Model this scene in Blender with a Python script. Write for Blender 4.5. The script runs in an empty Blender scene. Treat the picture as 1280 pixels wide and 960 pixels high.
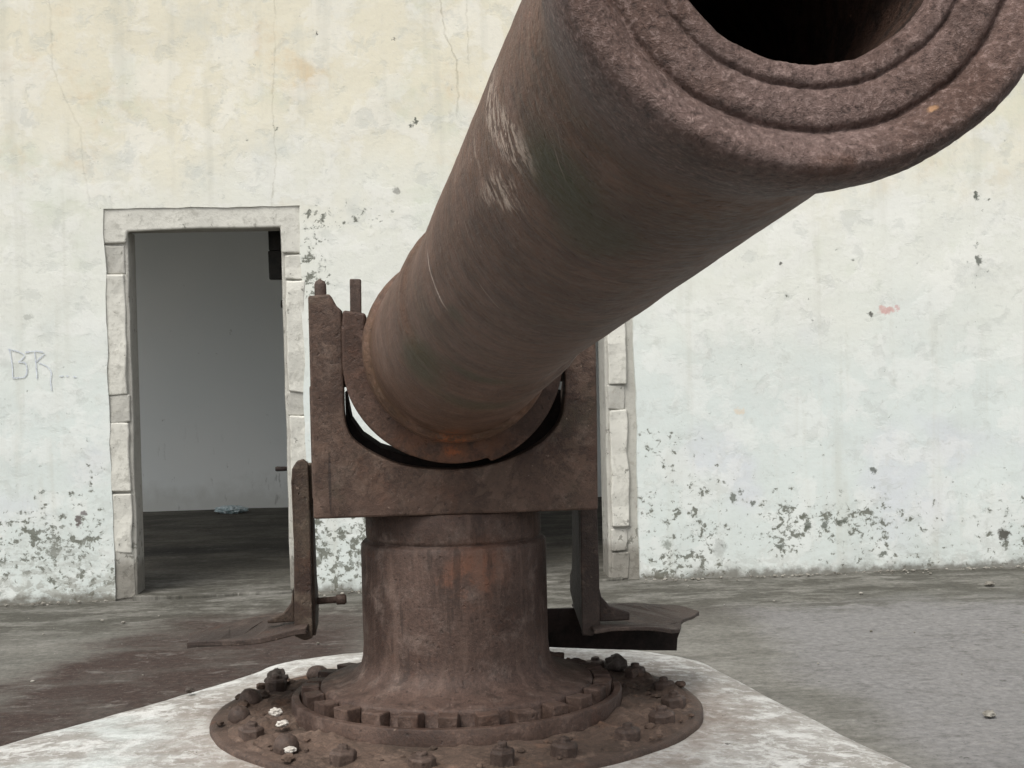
import bpy, bmesh, math, random
from mathutils import Vector, Matrix, noise
R = math.radians
random.seed(7)
sc = bpy.context.scene
COL = sc.collection

# ------------------------------------------------------------------ node helpers
class NT:
    """Small wrapper for building shader node graphs."""
    def __init__(s, name):
        s.m = bpy.data.materials.new(name); s.m.use_nodes = True
        s.t = s.m.node_tree; s.t.nodes.clear()
        s.out = s.n('ShaderNodeOutputMaterial'); s.b = s.n('ShaderNodeBsdfPrincipled')
        s.t.links.new(s.b.outputs[0], s.out.inputs[0])
        s.tc = s.n('ShaderNodeTexCoord'); s.obj = s.tc.outputs['Object']; s.uv = s.tc.outputs['UV']
    def n(s, k): return s.t.nodes.new(k)
    def set(s, sock, v):
        if isinstance(v, bpy.types.NodeSocket): s.t.links.new(v, sock)
        elif isinstance(v, (tuple, list)) and sock.type == 'RGBA' and len(v) == 3: sock.default_value = (*v, 1)
        else: sock.default_value = v
    def mapping(s, vec, scale=(1, 1, 1), loc=(0, 0, 0)):
        q = s.n('ShaderNodeMapping'); s.set(q.inputs['Vector'], vec)
        q.inputs['Scale'].default_value = scale; q.inputs['Location'].default_value = loc
        return q.outputs[0]
    def noise(s, scale, detail=4, rough=.55, vec=None, dist=0, color=False, loc=None):
        q = s.n('ShaderNodeTexNoise'); v = vec or s.obj
        if loc: v = s.mapping(v, loc=loc)
        s.set(q.inputs['Vector'], v)
        q.inputs['Scale'].default_value = scale; q.inputs['Detail'].default_value = detail
        q.inputs['Roughness'].default_value = rough; q.inputs['Distortion'].default_value = dist
        return q.outputs['Color' if color else 'Fac']
    def vor(s, scale, vec=None, feature='F1', out='Distance', rnd=1):
        q = s.n('ShaderNodeTexVoronoi'); q.feature = feature
        s.set(q.inputs['Vector'], vec or s.obj); q.inputs['Scale'].default_value = scale
        q.inputs['Randomness'].default_value = rnd
        return q.outputs[out]
    def math(s, op, a, b=0., c=None):
        q = s.n('ShaderNodeMath'); q.operation = op
        s.set(q.inputs[0], a); s.set(q.inputs[1], b)
        if c is not None: s.set(q.inputs[2], c)
        return q.outputs[0]
    def add(s, a, b): return s.math('ADD', a, b)
    def sub(s, a, b): return s.math('SUBTRACT', a, b)
    def mul(s, a, b): return s.math('MULTIPLY', a, b)
    def mx(s, a, b): return s.math('MAXIMUM', a, b)
    def inv(s, a): return s.math('SUBTRACT', 1., a)
    def step(s, v, lo, hi, a=0., b=1.):
        q = s.n('ShaderNodeMapRange'); q.interpolation_type = 'SMOOTHSTEP'
        s.set(q.inputs[0], v); q.inputs[1].default_value = lo; q.inputs[2].default_value = hi
        q.inputs[3].default_value = a; q.inputs[4].default_value = b
        return q.outputs[0]
    def lin(s, v, lo, hi, a=0., b=1.):
        q = s.n('ShaderNodeMapRange'); q.clamp = True
        s.set(q.inputs[0], v); q.inputs[1].default_value = lo; q.inputs[2].default_value = hi
        q.inputs[3].default_value = a; q.inputs[4].default_value = b
        return q.outputs[0]
    def mix(s, f, a, b, mode='MIX'):
        q = s.n('ShaderNodeMix'); q.data_type = 'RGBA'; q.blend_type = mode
        s.set(q.inputs[0], f); s.set(q.inputs[6], a); s.set(q.inputs[7], b)
        return q.outputs[2]
    def xyz(s, v=None):
        q = s.n('ShaderNodeSeparateXYZ'); s.set(q.inputs[0], v or s.obj); return q.outputs
    def comb(s, x, y, z):
        q = s.n('ShaderNodeCombineXYZ'); s.set(q.inputs[0], x); s.set(q.inputs[1], y); s.set(q.inputs[2], z)
        return q.outputs[0]
    def warp(s, vec, scale, amt, detail=3):
        c = s.noise(scale, detail, .6, vec, color=True)
        q = s.n('ShaderNodeVectorMath'); q.operation = 'MULTIPLY_ADD'
        s.set(q.inputs[0], c); q.inputs[1].default_value = (amt,)*3; s.set(q.inputs[2], vec)
        q2 = s.n('ShaderNodeVectorMath'); q2.operation = 'SUBTRACT'
        s.set(q2.inputs[0], q.outputs[0]); q2.inputs[1].default_value = (amt*.5,)*3
        return q2.outputs[0]
    def blob(s, u, v, u0, v0, ru, rv, soft=.35):
        """1 inside the ellipse round (u0,v0), 0 outside."""
        a = s.math('DIVIDE', s.sub(u, u0), ru); b = s.math('DIVIDE', s.sub(v, v0), rv)
        d = s.math('SQRT', s.add(s.mul(a, a), s.mul(b, b)))
        return s.step(d, 1-soft, 1+soft, 1., 0.)
    def bump(s, h, strength=.5, dist=.01, prev=None):
        q = s.n('ShaderNodeBump'); q.inputs['Strength'].default_value = strength
        q.inputs['Distance'].default_value = dist; s.set(q.inputs['Height'], h)
        if prev is not None: s.set(q.inputs['Normal'], prev)
        return q.outputs[0]
    def done(s, color, rough=.8, normal=None, spec=.4, metal=0.):
        s.set(s.b.inputs['Base Color'], color); s.set(s.b.inputs['Roughness'], rough)
        s.set(s.b.inputs['Specular IOR Level'], spec); s.set(s.b.inputs['Metallic'], metal)
        if normal is not None: s.set(s.b.inputs['Normal'], normal)
        return s.m

# ------------------------------------------------------------------ materials
def rust(name, dark=(.034, .020, .015), mid=(.086, .052, .039), pale=(.140, .096, .082), orange=(.16, .062, .028),
         org=.25, extra=None, bumpk=1., rough=.62, moss=.0):
    t = NT(name)
    w = t.warp(t.obj, 6, .08)
    big = t.noise(3.2, 5, .6, w); med = t.noise(14, 6, .65, w); fin = t.noise(85, 5, .7); gr = t.noise(260, 3, .7)
    c = t.mix(t.step(big, .32, .66), dark, mid)
    c = t.mix(t.mul(t.step(med, .50, .72), .75), c, pale)
    c = t.mix(t.mul(t.step(t.noise(5.5, 6, .7, w, loc=(3, 1, 7)), .56, .75), org), c, orange)
    if moss: c = t.mix(t.mul(t.step(t.noise(4.2, 5, .65, w, loc=(9, 2, 4)), .52, .70), moss), c, (.045, .052, .032))
    # flaked pits and small pale scabs
    pit = t.step(t.vor(38, t.warp(t.obj, 30, .03)), .05, .22)
    c = t.mix(t.mul(t.inv(pit), .45), c, (.022, .017, .015))
    sc_ = t.step(t.noise(46, 4, .6, loc=(5, 5, 5)), .68, .74)
    c = t.mix(t.mul(sc_, .55), c, (.22, .18, .15))
    k = t.lin(fin, .25, .75, .58, 1.48); kk = t.comb(k, k, k)
    c = t.mix(1., c, kk, 'MULTIPLY')
    k2 = t.lin(gr, .3, .7, .72, 1.3)
    c = t.mix(1., c, t.comb(k2, k2, k2), 'MULTIPLY')
    if extra: c = extra(t, c)
    c = t.mix(1., c, (.90, .825, .77), 'MULTIPLY')
    h = t.add(t.add(t.mul(med, .6), t.mul(fin, .5)), t.add(t.mul(pit, .25), t.mul(gr, .2)))
    return t.done(c, t.lin(fin, .3, .7, rough-.1, rough+.12), t.bump(h, .7*bumpk, .008), .34)

def rust_yoke(t, c):
    x, y, z = t.xyz()[:3]
    # paler worn lower band and an old vertical seam along the plate edge
    w = t.noise(9, 5, .6)
    lo = t.mul(t.step(z, .93, 1.03, 1., 0.), t.step(w, .38, .62))
    c = t.mix(t.mul(lo, .45), c, (.125, .083, .066))
    cr = t.noise(9, 7, .7, t.warp(t.obj, 8, .10), loc=(3, 4, 1)); c = t.mix(t.mul(t.step(t.math('ABSOLUTE', t.sub(cr, .5)), .016, .004), .35), c, (.026, .018, .014))
    c = t.mix(t.mul(t.step(cr, .52, .54), .22), c, (.165, .120, .095))
    c = t.mix(t.mul(t.step(t.noise(55, 3, .6, loc=(8, 8, 8)), .71, .75), .6), c, (.30, .25, .21))
    seam = t.blob(x, z, -.169, 1.0, .004, .085, .4)
    return t.mix(t.mul(seam, .7), c, (.02, .014, .012))

def rust_drum(t, c):
    x, y, z = t.xyz()[:3]
    w = t.noise(16, 5, .7); ww = t.mul(t.sub(w, .5), .25)
    m = t.blob(t.add(x, ww), t.add(z, ww), .235, .755, .075, .065, .7)
    c = t.mix(t.mul(t.mul(m, t.step(w, .30, .66)), .72), c, (.24, .115, .072))
    st = t.noise(1, 5, .65, t.mapping(t.obj, (26, 26, 3.5)))
    c = t.mix(t.mul(t.step(st, .53, .66), .42), c, (.150, .108, .090))
    return t.mix(t.mul(t.step(st, .46, .34), .55), c, (.030, .021, .017))
    cr = t.noise(7, 7, .7, t.warp(t.obj, 8, .12), loc=(3, 9, 1)); c = t.mix(t.mul(t.step(t.math('ABSOLUTE', t.sub(cr, .5)), .018, .004), .45), c, (.026, .018, .014))
    return t.mix(t.mul(t.step(t.noise(55, 3, .6, loc=(8, 8, 8)), .72, .76), .7), c, (.34, .30, .27))

def rust_cradle(t, c):
    x, y, z = t.xyz()[:3]
    w = t.noise(24, 5, .7); ww = t.mul(t.sub(w, .5), .06)
    m = t.blob(t.add(x, ww), t.add(z, ww), .17, 1.10, .16, .05, .7)
    c = t.mix(t.mul(t.mul(m, t.step(w, .36, .58)), .7), c, (.17, .085, .050))
    m = t.blob(t.add(x, ww), t.add(z, ww), .172, 1.083, .026, .015, .6)
    return t.mix(t.mul(t.mul(m, t.step(t.noise(60, 5, .75), .44, .54)), .8), c, (.30, .10, .038))

def rust_barrel():
    t = NT('rusted_barrel_iron')
    u, v = t.xyz(t.uv)[:2]              # u: degrees round / 100, v: metres along the barrel
    tilt = t.add(v, t.mul(u, .02))
    hoop = t.comb(t.mul(u, 4.5), t.mul(tilt, 34), .0)          # streaks running round the barrel
    hoop2 = t.comb(t.mul(u, 9.0), t.mul(t.add(v, t.mul(u, .035)), 130), .3)
    hoop3 = t.comb(t.mul(u, 26.0), t.mul(t.add(v, t.mul(u, .03)), 360), .3)
    w = t.warp(t.obj, 5, .1)
    big = t.noise(2.6, 5, .6, w); med = t.noise(11, 6, .65, w); fin = t.noise(95, 5, .72); gr = t.noise(300, 3, .7)
    sh = t.noise(1, 7, .72, hoop, dist=.9); sf = t.noise(1, 6, .72, hoop2, dist=.8); s3 = t.noise(1, 5, .7, hoop3, dist=.6)
    muzzle = t.step(v, 3.30, 3.40)
    c = t.mix(t.step(big, .3, .68), (.088, .048, .028), (.140, .083, .056))
    c = t.mix(t.mul(t.step(med, .45, .72), .55), c, (.155, .102, .088))
    c = t.mix(t.mul(t.step(t.noise(3.4, 5, .6, w, loc=(6, 2, 2)), .5, .7), .6), c, (.074, .055, .034))
    c = t.mix(t.mul(t.step(sh, .50, .64), .45), c, (.190, .122, .088))
    c = t.mix(t.mul(t.step(sh, .48, .34), .62), c, (.042, .025, .016))
    c = t.mix(t.mul(t.step(sf, .54, .64), .32), c, (.20, .145, .115))
    c = t.mix(t.mul(t.step(sf, .47, .36), .48), c, (.028, .019, .012))
    c = t.mix(t.mul(t.step(s3, .56, .66), .22), c, (.24, .18, .15))
    c = t.mix(t.mul(t.step(s3, .46, .37), .28), c, (.028, .019, .013))
    pk = t.step(t.vor(60, t.warp(t.obj, 40, .025)), .06, .20); scab = t.noise(38, 5, .65, loc=(3, 3, 3))
    c = t.mix(t.mul(t.mul(t.inv(pk), t.step(med, .42, .58)), .65), c, (.024, .015, .011))
    c = t.mix(t.mul(t.step(scab, .58, .70), .40), c, (.17, .098, .062))
    c = t.mix(t.mul(t.step(scab, .42, .30), .45), c, (.036, .022, .016))
    fl = t.noise(9, 8, .72, w, loc=(4, 6, 2)); c = t.mix(t.mul(t.step(fl, .53, .56), .42), c, (.060, .034, .023)); c = t.mix(t.mul(t.step(fl, .44, .40), .40), c, (.185, .122, .098))
    runs = t.noise(1, 5, .65, t.comb(t.mul(u, 30), t.mul(v, 2.2), .5)); c = t.mix(t.mul(t.step(runs, .56, .70), .22), c, (.15, .095, .070))
    uw = t.add(u, t.mul(t.sub(t.noise(3, 4, .6, t.uv), .5), .10)); vw = t.add(v, t.mul(t.sub(t.noise(5, 4, .6, t.uv, loc=(4, 4, 0)), .5), .10))
    # moss-green patches
    for (a, s_, ra, rs, k) in ((-1.40, 3.17, .16, .075, .75), (-1.20, 3.10, .14, .07, .6), (-1.42, 1.50, .15, .2, .6), (-1.10, 1.75, .22, .06, .6), (-1.42, 2.25, .06, .05, .45), (-1.0, 1.35, .25, .1, .5)):
        c = t.mix(t.mul(t.mul(t.blob(uw, vw, a, s_, ra, rs, .6), t.step(sh, .30, .50)), t.math('MINIMUM', k*1.25, .95)), c, (.052, .058, .027))
    # scraped white paint, left flank
    smear = t.noise(1, 8, .8, t.comb(t.mul(u, 11), t.mul(t.add(v, t.mul(u, .06)), 62), .7), dist=.6)
    for (a, s_, ra, rs, k) in ((-1.80, 3.03, .17, .045, .75), (-1.64, 3.09, .13, .045, .85), (-1.535, 2.98, .09, .05, .95), (-1.60, 2.90, .05, .04, .6), (-1.80, 2.88, .10, .010, .35)):
        m = t.mul(t.blob(uw, t.add(v, t.mul(t.sub(uw, a), -.22)), a, s_, ra, rs, .55), t.step(smear, .50, .53))
        c = t.mix(t.mul(m, k), c, (.50, .44, .38))
    # bright hairline scratches
    for (a0, v0, a1, v1, wd, col) in ((-1.80, 2.196, -1.47, 2.203, .0042, (.75, .71, .66)), (-1.42, 2.572, -1.26, 2.54, .0024, (.34, .29, .25)), (-1.50, 3.262, -1.41, 3.215, .002, (.24, .2, .18)), (-1.47, 3.22, -1.37, 3.18, .002, (.26, .22, .19)), (-1.66, 2.70, -1.55, 2.68, .0015, (.3, .27, .25))):
        vl = t.lin(u, a0, a1, v0, v1)
        line = t.step(t.math('ABSOLUTE', t.sub(v, t.add(vl, t.mul(t.sub(t.noise(9, 2, .5, t.uv), .5), .008)))), wd*.35, wd, 1., 0.)
        cut = t.mul(t.step(u, a0-.02, a0+.03), t.step(u, a1-.06, a1+.02, 1., 0.))
        c = t.mix(t.mul(t.mul(line, cut), .9), c, col)
    # rust-orange scab at the foot of the barrel
    m = t.mul(t.blob(uw, vw, -.95, .42, .09, .22, .6), t.mul(t.step(med, .36, .54), t.step(fin, .42, .55)))
    c = t.mix(t.mul(m, .85), c, (.30, .10, .032))
    col_low = t.mul(t.step(v, .75, .25), .55)
    c = t.mix(t.mul(col_low, t.step(sh, .4, .65)), c, (.10, .060, .038))
    # muzzle: coarser, greyer, sparkling crust
    vcr = t.noise(210, 5, .78); cm = t.mix(t.step(t.noise(7, 5, .6, w), .35, .65), (.116, .077, .064), (.172, .128, .118))
    cm = t.mix(t.mul(t.step(vcr, .51, .62), .62), cm, (.33, .265, .25))
    cm = t.mix(t.mul(t.step(vcr, .47, .36), .72), cm, (.040, .028, .025))
    cm = t.mix(t.mul(t.step(t.noise(12, 6, .7, loc=(2, 8, 1)), .52, .66), .6), cm, (.135, .072, .048))
    cm = t.mix(t.mul(t.step(t.noise(26, 6, .7, loc=(7, 8, 1)), .55, .62), .45), cm, (.055, .036, .030))
    cm = t.mix(t.mul(t.step(t.vor(75, t.warp(t.obj, 50, .02)), .20, .07), .5), cm, (.030, .019, .015))
    # two dark turned grooves gather rust, one ochre chip
    ox, oy, oz = t.xyz()[:3]; orad = t.math('SQRT', t.add(t.mul(ox, ox), t.mul(oy, oy)))
    chip = t.blob(t.add(u, t.mul(t.sub(vcr, .5), .05)), orad, -.60, .1268, .013, .0016, .5)
    cm = t.mix(t.mul(chip, .85), cm, (.44, .28, .16))
    c = t.mix(muzzle, c, cm)
    k = t.lin(fin, .25, .75, .70, 1.32); c = t.mix(1., c, t.comb(k, k, k), 'MULTIPLY')
    c = t.mix(1., c, (1.0, .91, .86), 'MULTIPLY')
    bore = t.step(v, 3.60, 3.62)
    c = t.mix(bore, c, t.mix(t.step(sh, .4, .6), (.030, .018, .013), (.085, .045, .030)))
    h = t.add(t.add(t.mul(fin, .6), t.mul(gr, .3)), t.add(t.mul(t.mul(t.add(t.add(t.mul(sh, .35), t.mul(sf, .25)), t.add(t.mul(scab, .6), t.mul(pk, .25))), t.inv(muzzle)), 1.), t.mul(t.mul(vcr, muzzle), 1.8)))
    return t.done(c, t.lin(fin, .3, .7, .40, .66), t.bump(h, .7, .006), .32)

def plaster():
    t = NT('weathered_whitewash')
    x, y, z = t.xyz()[:3]
    xz = t.comb(x, z, 0.)
    w1 = t.noise(.9, 6, .6, xz); w2 = t.noise(3.2, 6, .6, xz, loc=(7, 3, 0)); w3 = t.noise(11, 6, .65, xz); w4 = t.noise(45, 4, .7, xz)
    zc = t.add(z, t.add(t.mul(t.sub(w1, .5), 1.3), t.mul(t.sub(w2, .5), .5)))
    white = (.645, .655, .60); cream = (.655, .615, .49); cool = (.585, .63, .605); lav = (.575, .59, .63)
    c = t.mix(t.step(zc, .9, 1.9), cool, white)
    c = t.mix(t.mul(t.step(zc, 1.9, 3.0), .9), c, cream)
    c = t.mix(t.mul(t.mul(t.step(t.noise(1.3, 4, .5, xz, loc=(2, 9, 0)), .55, .7), t.step(z, 1.7, 1.0)), .6), c, lav)
    # peach stains in the upper wall
    c = t.mix(t.mul(t.mul(t.step(t.noise(1.8, 6, .65, xz, loc=(12, 4, 0)), .54, .72), t.step(z, 2.0, 2.7)), .75), c, (.57, .45, .29))
    c = t.mix(t.mul(t.mul(t.step(t.noise(1.5, 6, .65, xz, loc=(2, 14, 0)), .52, .68), t.step(z, 1.2, 2.2)), .40), c, (.49, .535, .42))
    c = t.mix(t.mul(t.step(t.noise(2.4, 6, .65, xz, loc=(22, 4, 0)), .54, .70), .35), c, (.47, .50, .48))
    # coats of limewash flaked away in plates
    pw = t.warp(xz, 5, .16, 4)
    pl = t.noise(3.4, 7, .62, pw, loc=(1, 1, 0))
    e1 = t.step(pl, .48, .58); e2 = t.step(t.noise(6.5, 7, .66, pw, loc=(5, 2, 0)), .54, .64)
    c = t.mix(t.mul(e1, .36), c, (.72, .72, .69)); c = t.mix(t.mul(e2, .32), c, (.44, .46, .43))
    c = t.mix(t.mul(t.step(w3, .56, .72), .22), c, (.45, .45, .40))
    edge = t.step(t.math('ABSOLUTE', t.sub(pl, .51)), .004, .014, 1., 0.)
    c = t.mix(t.mul(t.mul(edge, t.step(w3, .45, .6)), .10), c, (.36, .35, .30))
    pock = t.noise(30, 5, .7, xz, loc=(3, 8, 0)); c = t.mix(t.mul(t.step(pock, .54, .70), .22), c, (.42, .42, .37))
    c = t.mix(t.mul(t.step(t.noise(8, 6, .7, xz, loc=(4, 4, 0)), .50, .66), .18), c, (.68, .68, .66))
    # vertical rain wash
    rain = t.noise(1, 5, .6, t.comb(t.mul(x, 7), t.mul(z, .5), 0.))
    c = t.mix(t.mul(t.step(rain, .52, .70), .30), c, (.46, .455, .39))
    # black mould spots: dense by the ground and round the doorways, sparse above
    den = t.lin(z, .05, .85, .118, .0)
    for (bx, bz, rx, rz, k) in ((1.6, .5, .24, .5, .065), (2.1, .45, .28, .25, .045), (2.65, .28, .45, .14, .06), (-.18, 2.16, .30, .09, .13), (-.42, 1.9, .10, .25, .09), (-.25, .35, .40, .45, .11), (-.40, 1.5, .10, .5, .06), (-2.0, .25, .6, .30, .085), (1.55, .75, .15, .2, .05), (2.4, 1.75, .5, .2, .02), (3.5, 2.0, .15, .4, .05), (-2.1, 1.1, .3, .25, .03), (-1.7, .6, .12, .5, .05), (-.3, 1.3, .2, .5, .03)):
        den = t.add(den, t.mul(t.blob(x, z, bx, bz, rx, rz, .6), k))
    mw = t.warp(xz, 22, .05, 3)
    mb = t.noise(19, 5, .62, mw, loc=(3, 3, 0)); mcl = t.noise(2.6, 3, .5, xz, loc=(8, 1, 0))
    den = t.mul(den, t.lin(mcl, .33, .62, .35, 1.25))
    sp = t.step(t.sub(t.add(mb, den), .706), .0, .050)
    halo = t.step(t.sub(t.add(mb, den), .650), .0, .08); c = t.mix(t.mul(halo, .38), c, (.34, .36, .33))
    c = t.mix(t.mul(sp, .88), c, t.mix(w4, (.06, .065, .05), (.20, .205, .17)))
    sp2 = t.step(t.sub(t.add(t.noise(34, 3, .6, mw, loc=(1, 6, 0)), den), .745), .0, .03)
    c = t.mix(t.mul(sp2, .7), c, (.13, .135, .11))
    # individual marks
    dw = t.mul(t.sub(t.noise(32, 5, .7, xz, loc=(2, 2, 0)), .5), .10); xd = t.add(x, dw); zd = t.add(z, t.mul(t.sub(t.noise(30, 5, .7, xz, loc=(9, 9, 0)), .5), .10))
    for (bx, bz, rx, rz, col, k) in ((.165, 2.672, .016, .022, (.08, .085, .07), .9), (.19, 2.70, .012, .02, (.08, .085, .07), .9), (-.607, 2.668, .012, .012, (.14, .15, .12), .9), (-.366, 3.204, .012, .013, (.08, .08, .07), .9), (3.514, 2.217, .022, .022, (.07, .08, .065), .9), (3.52, 1.836, .022, .035, (.08, .09, .075), .85),
            (2.314, 1.835, .014, .012, (.07, .07, .06), .9), (2.855, 1.526, .017, .016, (.06, .06, .05), .9), (2.95, 1.55, .055, .03, (.52, .22, .20), .6), (3.02, 1.565, .02, .02, (.50, .2, .2), .5), (3.65, .19, .045, .045, (.075, .072, .06), .95), (-1.78, .455, .016, .04, (.10, .08, .075), .9), (-1.75, .49, .024, .018, (.12, .1, .1), .8),
            (2.856, .60, .024, .024, (.09, .1, .085), .85), (2.855, .50, .012, .015, (.09, .1, .085), .85), (1.918, .169, .05, .06, (.36, .38, .36), .6), (2.0, .46, .02, .04, (.12, .13, .11), .85), (2.12, .43, .025, .018, (.12, .13, .11), .85), (2.05, .5, .02, .02, (.12, .13, .11), .85), (2.45, .285, .03, .028, (.1, .11, .09), .85), (2.55, .285, .03, .028, (.1, .11, .09), .85), (2.66, .30, .035, .016, (.11, .12, .1), .85), (2.27, .17, .035, .018, (.12, .13, .11), .85), (2.90, .10, .03, .02, (.09, .1, .08), .85), (1.6, .2, .035, .03, (.2, .22, .19), .7),
            (2.05, .97, .035, .025, (.62, .53, .42), .7), (-1.98, .63, .018, .012, (.12, .13, .11), .7), (-2.02, 1.62, .03, .02, (.3, .31, .28), .5), (.07, 3.17, .01, .01, (.1, .1, .09), .8), (.07, 2.3, .02, .02, (.2, .2, .18), .7)):
        c = t.mix(t.mul(t.blob(xd, zd, bx, bz, rx*.8, rz*.8, .35), k), c, col)
    # grey, eaten-away foot of the wall
    foot = t.step(t.add(z, t.mul(t.sub(w2, .5), .35)), .22, -.02)
    honey = t.noise(16, 6, .7, t.warp(t.comb(t.mul(x, .7), t.mul(z, 1.3), 0.), 9, .12), loc=(0, 7, 0))
    lft = t.step(x, -1.2, -1.7, .35, 1.)
    c = t.mix(t.mul(t.mul(t.mul(foot, t.step(honey, .44, .56)), lft), .78), c, (.27, .265, .23))
    fl2 = t.mul(t.step(t.add(z, t.mul(t.sub(w1, .5), .4)), .55, .15), t.step(x, -1.3, -1.9))
    c = t.mix(t.mul(t.mul(fl2, t.step(honey, .50, .58)), .6), c, (.36, .37, .34))
    c = t.mix(t.mul(t.step(t.add(z, t.mul(t.sub(w3, .5), .16)), .06, .0), .8), c, (.11, .10, .08))
    # cracks
    for (pts, wd, k) in (((( 3.4, -.596), (3.1, -.604), (2.8, -.626), (2.5, -.615), (2.24, -.642), (1.9, -.64)), .004, .30), (((3.4, .349), (3.2, .372), (3.05, .432), (2.86, .441), (2.70, .425)), .005, .45), (((3.4, -1.85), (3.04, -1.848), (2.86, -1.788), (2.68, -1.705), (2.43, -1.69), (2.22, -1.652)), .005, .22), (((3.4, .503), (3.1, .503), (2.95, .51)), .004, .35)):
        jit = t.mul(t.sub(t.noise(14, 5, .7, xz, loc=(wd*999, 0, 0)), .5), .05)
        xl = None
        for (za, xa), (zb, xb) in zip(pts[:-1], pts[1:]):
            seg = t.mul(t.lin(z, za, zb, 0., 1.), xb-xa)
            xl = t.add(xa, seg) if xl is None else t.add(xl, seg)
        d = t.math('ABSOLUTE', t.sub(x, t.add(xl, jit)))
        m = t.mul(t.step(d, wd*.4, wd*1.6, 1., 0.), t.step(z, pts[-1][0]-.02, pts[-1][0]+.1))
        m = t.mul(m, t.lin(w3, .4, .6, .3, 1.))
        c = t.mix(t.mul(m, k), c, (.24, .22, .15))
    hgt = t.add(t.add(t.mul(w2, .9), t.mul(w3, .35)), t.add(t.mul(e1, .10), t.mul(w4, .10)))
    hgt = t.sub(hgt, t.add(t.mul(sp, .25), t.mul(e2, .12)))
    return t.done(c, .92, t.bump(hgt, .30, .02), .2)

def frame_stone(name, base, dirt=.35):
    t = NT(name); x, y, z = t.xyz()[:3]
    a = t.noise(5, 6, .65); b = t.noise(24, 5, .7); f = t.noise(110, 4, .7)
    c = t.mix(t.step(a, .35, .65), base, tuple(v*.86 for v in base))
    c = t.mix(t.mul(t.step(b, .50, .68), dirt), c, (.26, .25, .215))
    low = t.step(t.add(z, t.mul(t.sub(a, .5), .6)), .75, .15)
    sp = t.step(t.sub(t.add(t.noise(20, 5, .62, t.warp(t.obj, 20, .05)), t.mul(low, .10)), .64), 0., .03)
    c = t.mix(t.mul(sp, .7), c, (.12, .118, .10))
    c = t.mix(t.mul(t.step(t.add(z, t.mul(t.sub(a, .5), .15)), .24, .16), .75), c, t.mix(b, (.10, .095, .08), (.24, .22, .19)))
    return t.done(c, .9, t.bump(t.add(b, t.mul(f, .3)), .5, .01), .2)

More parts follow.
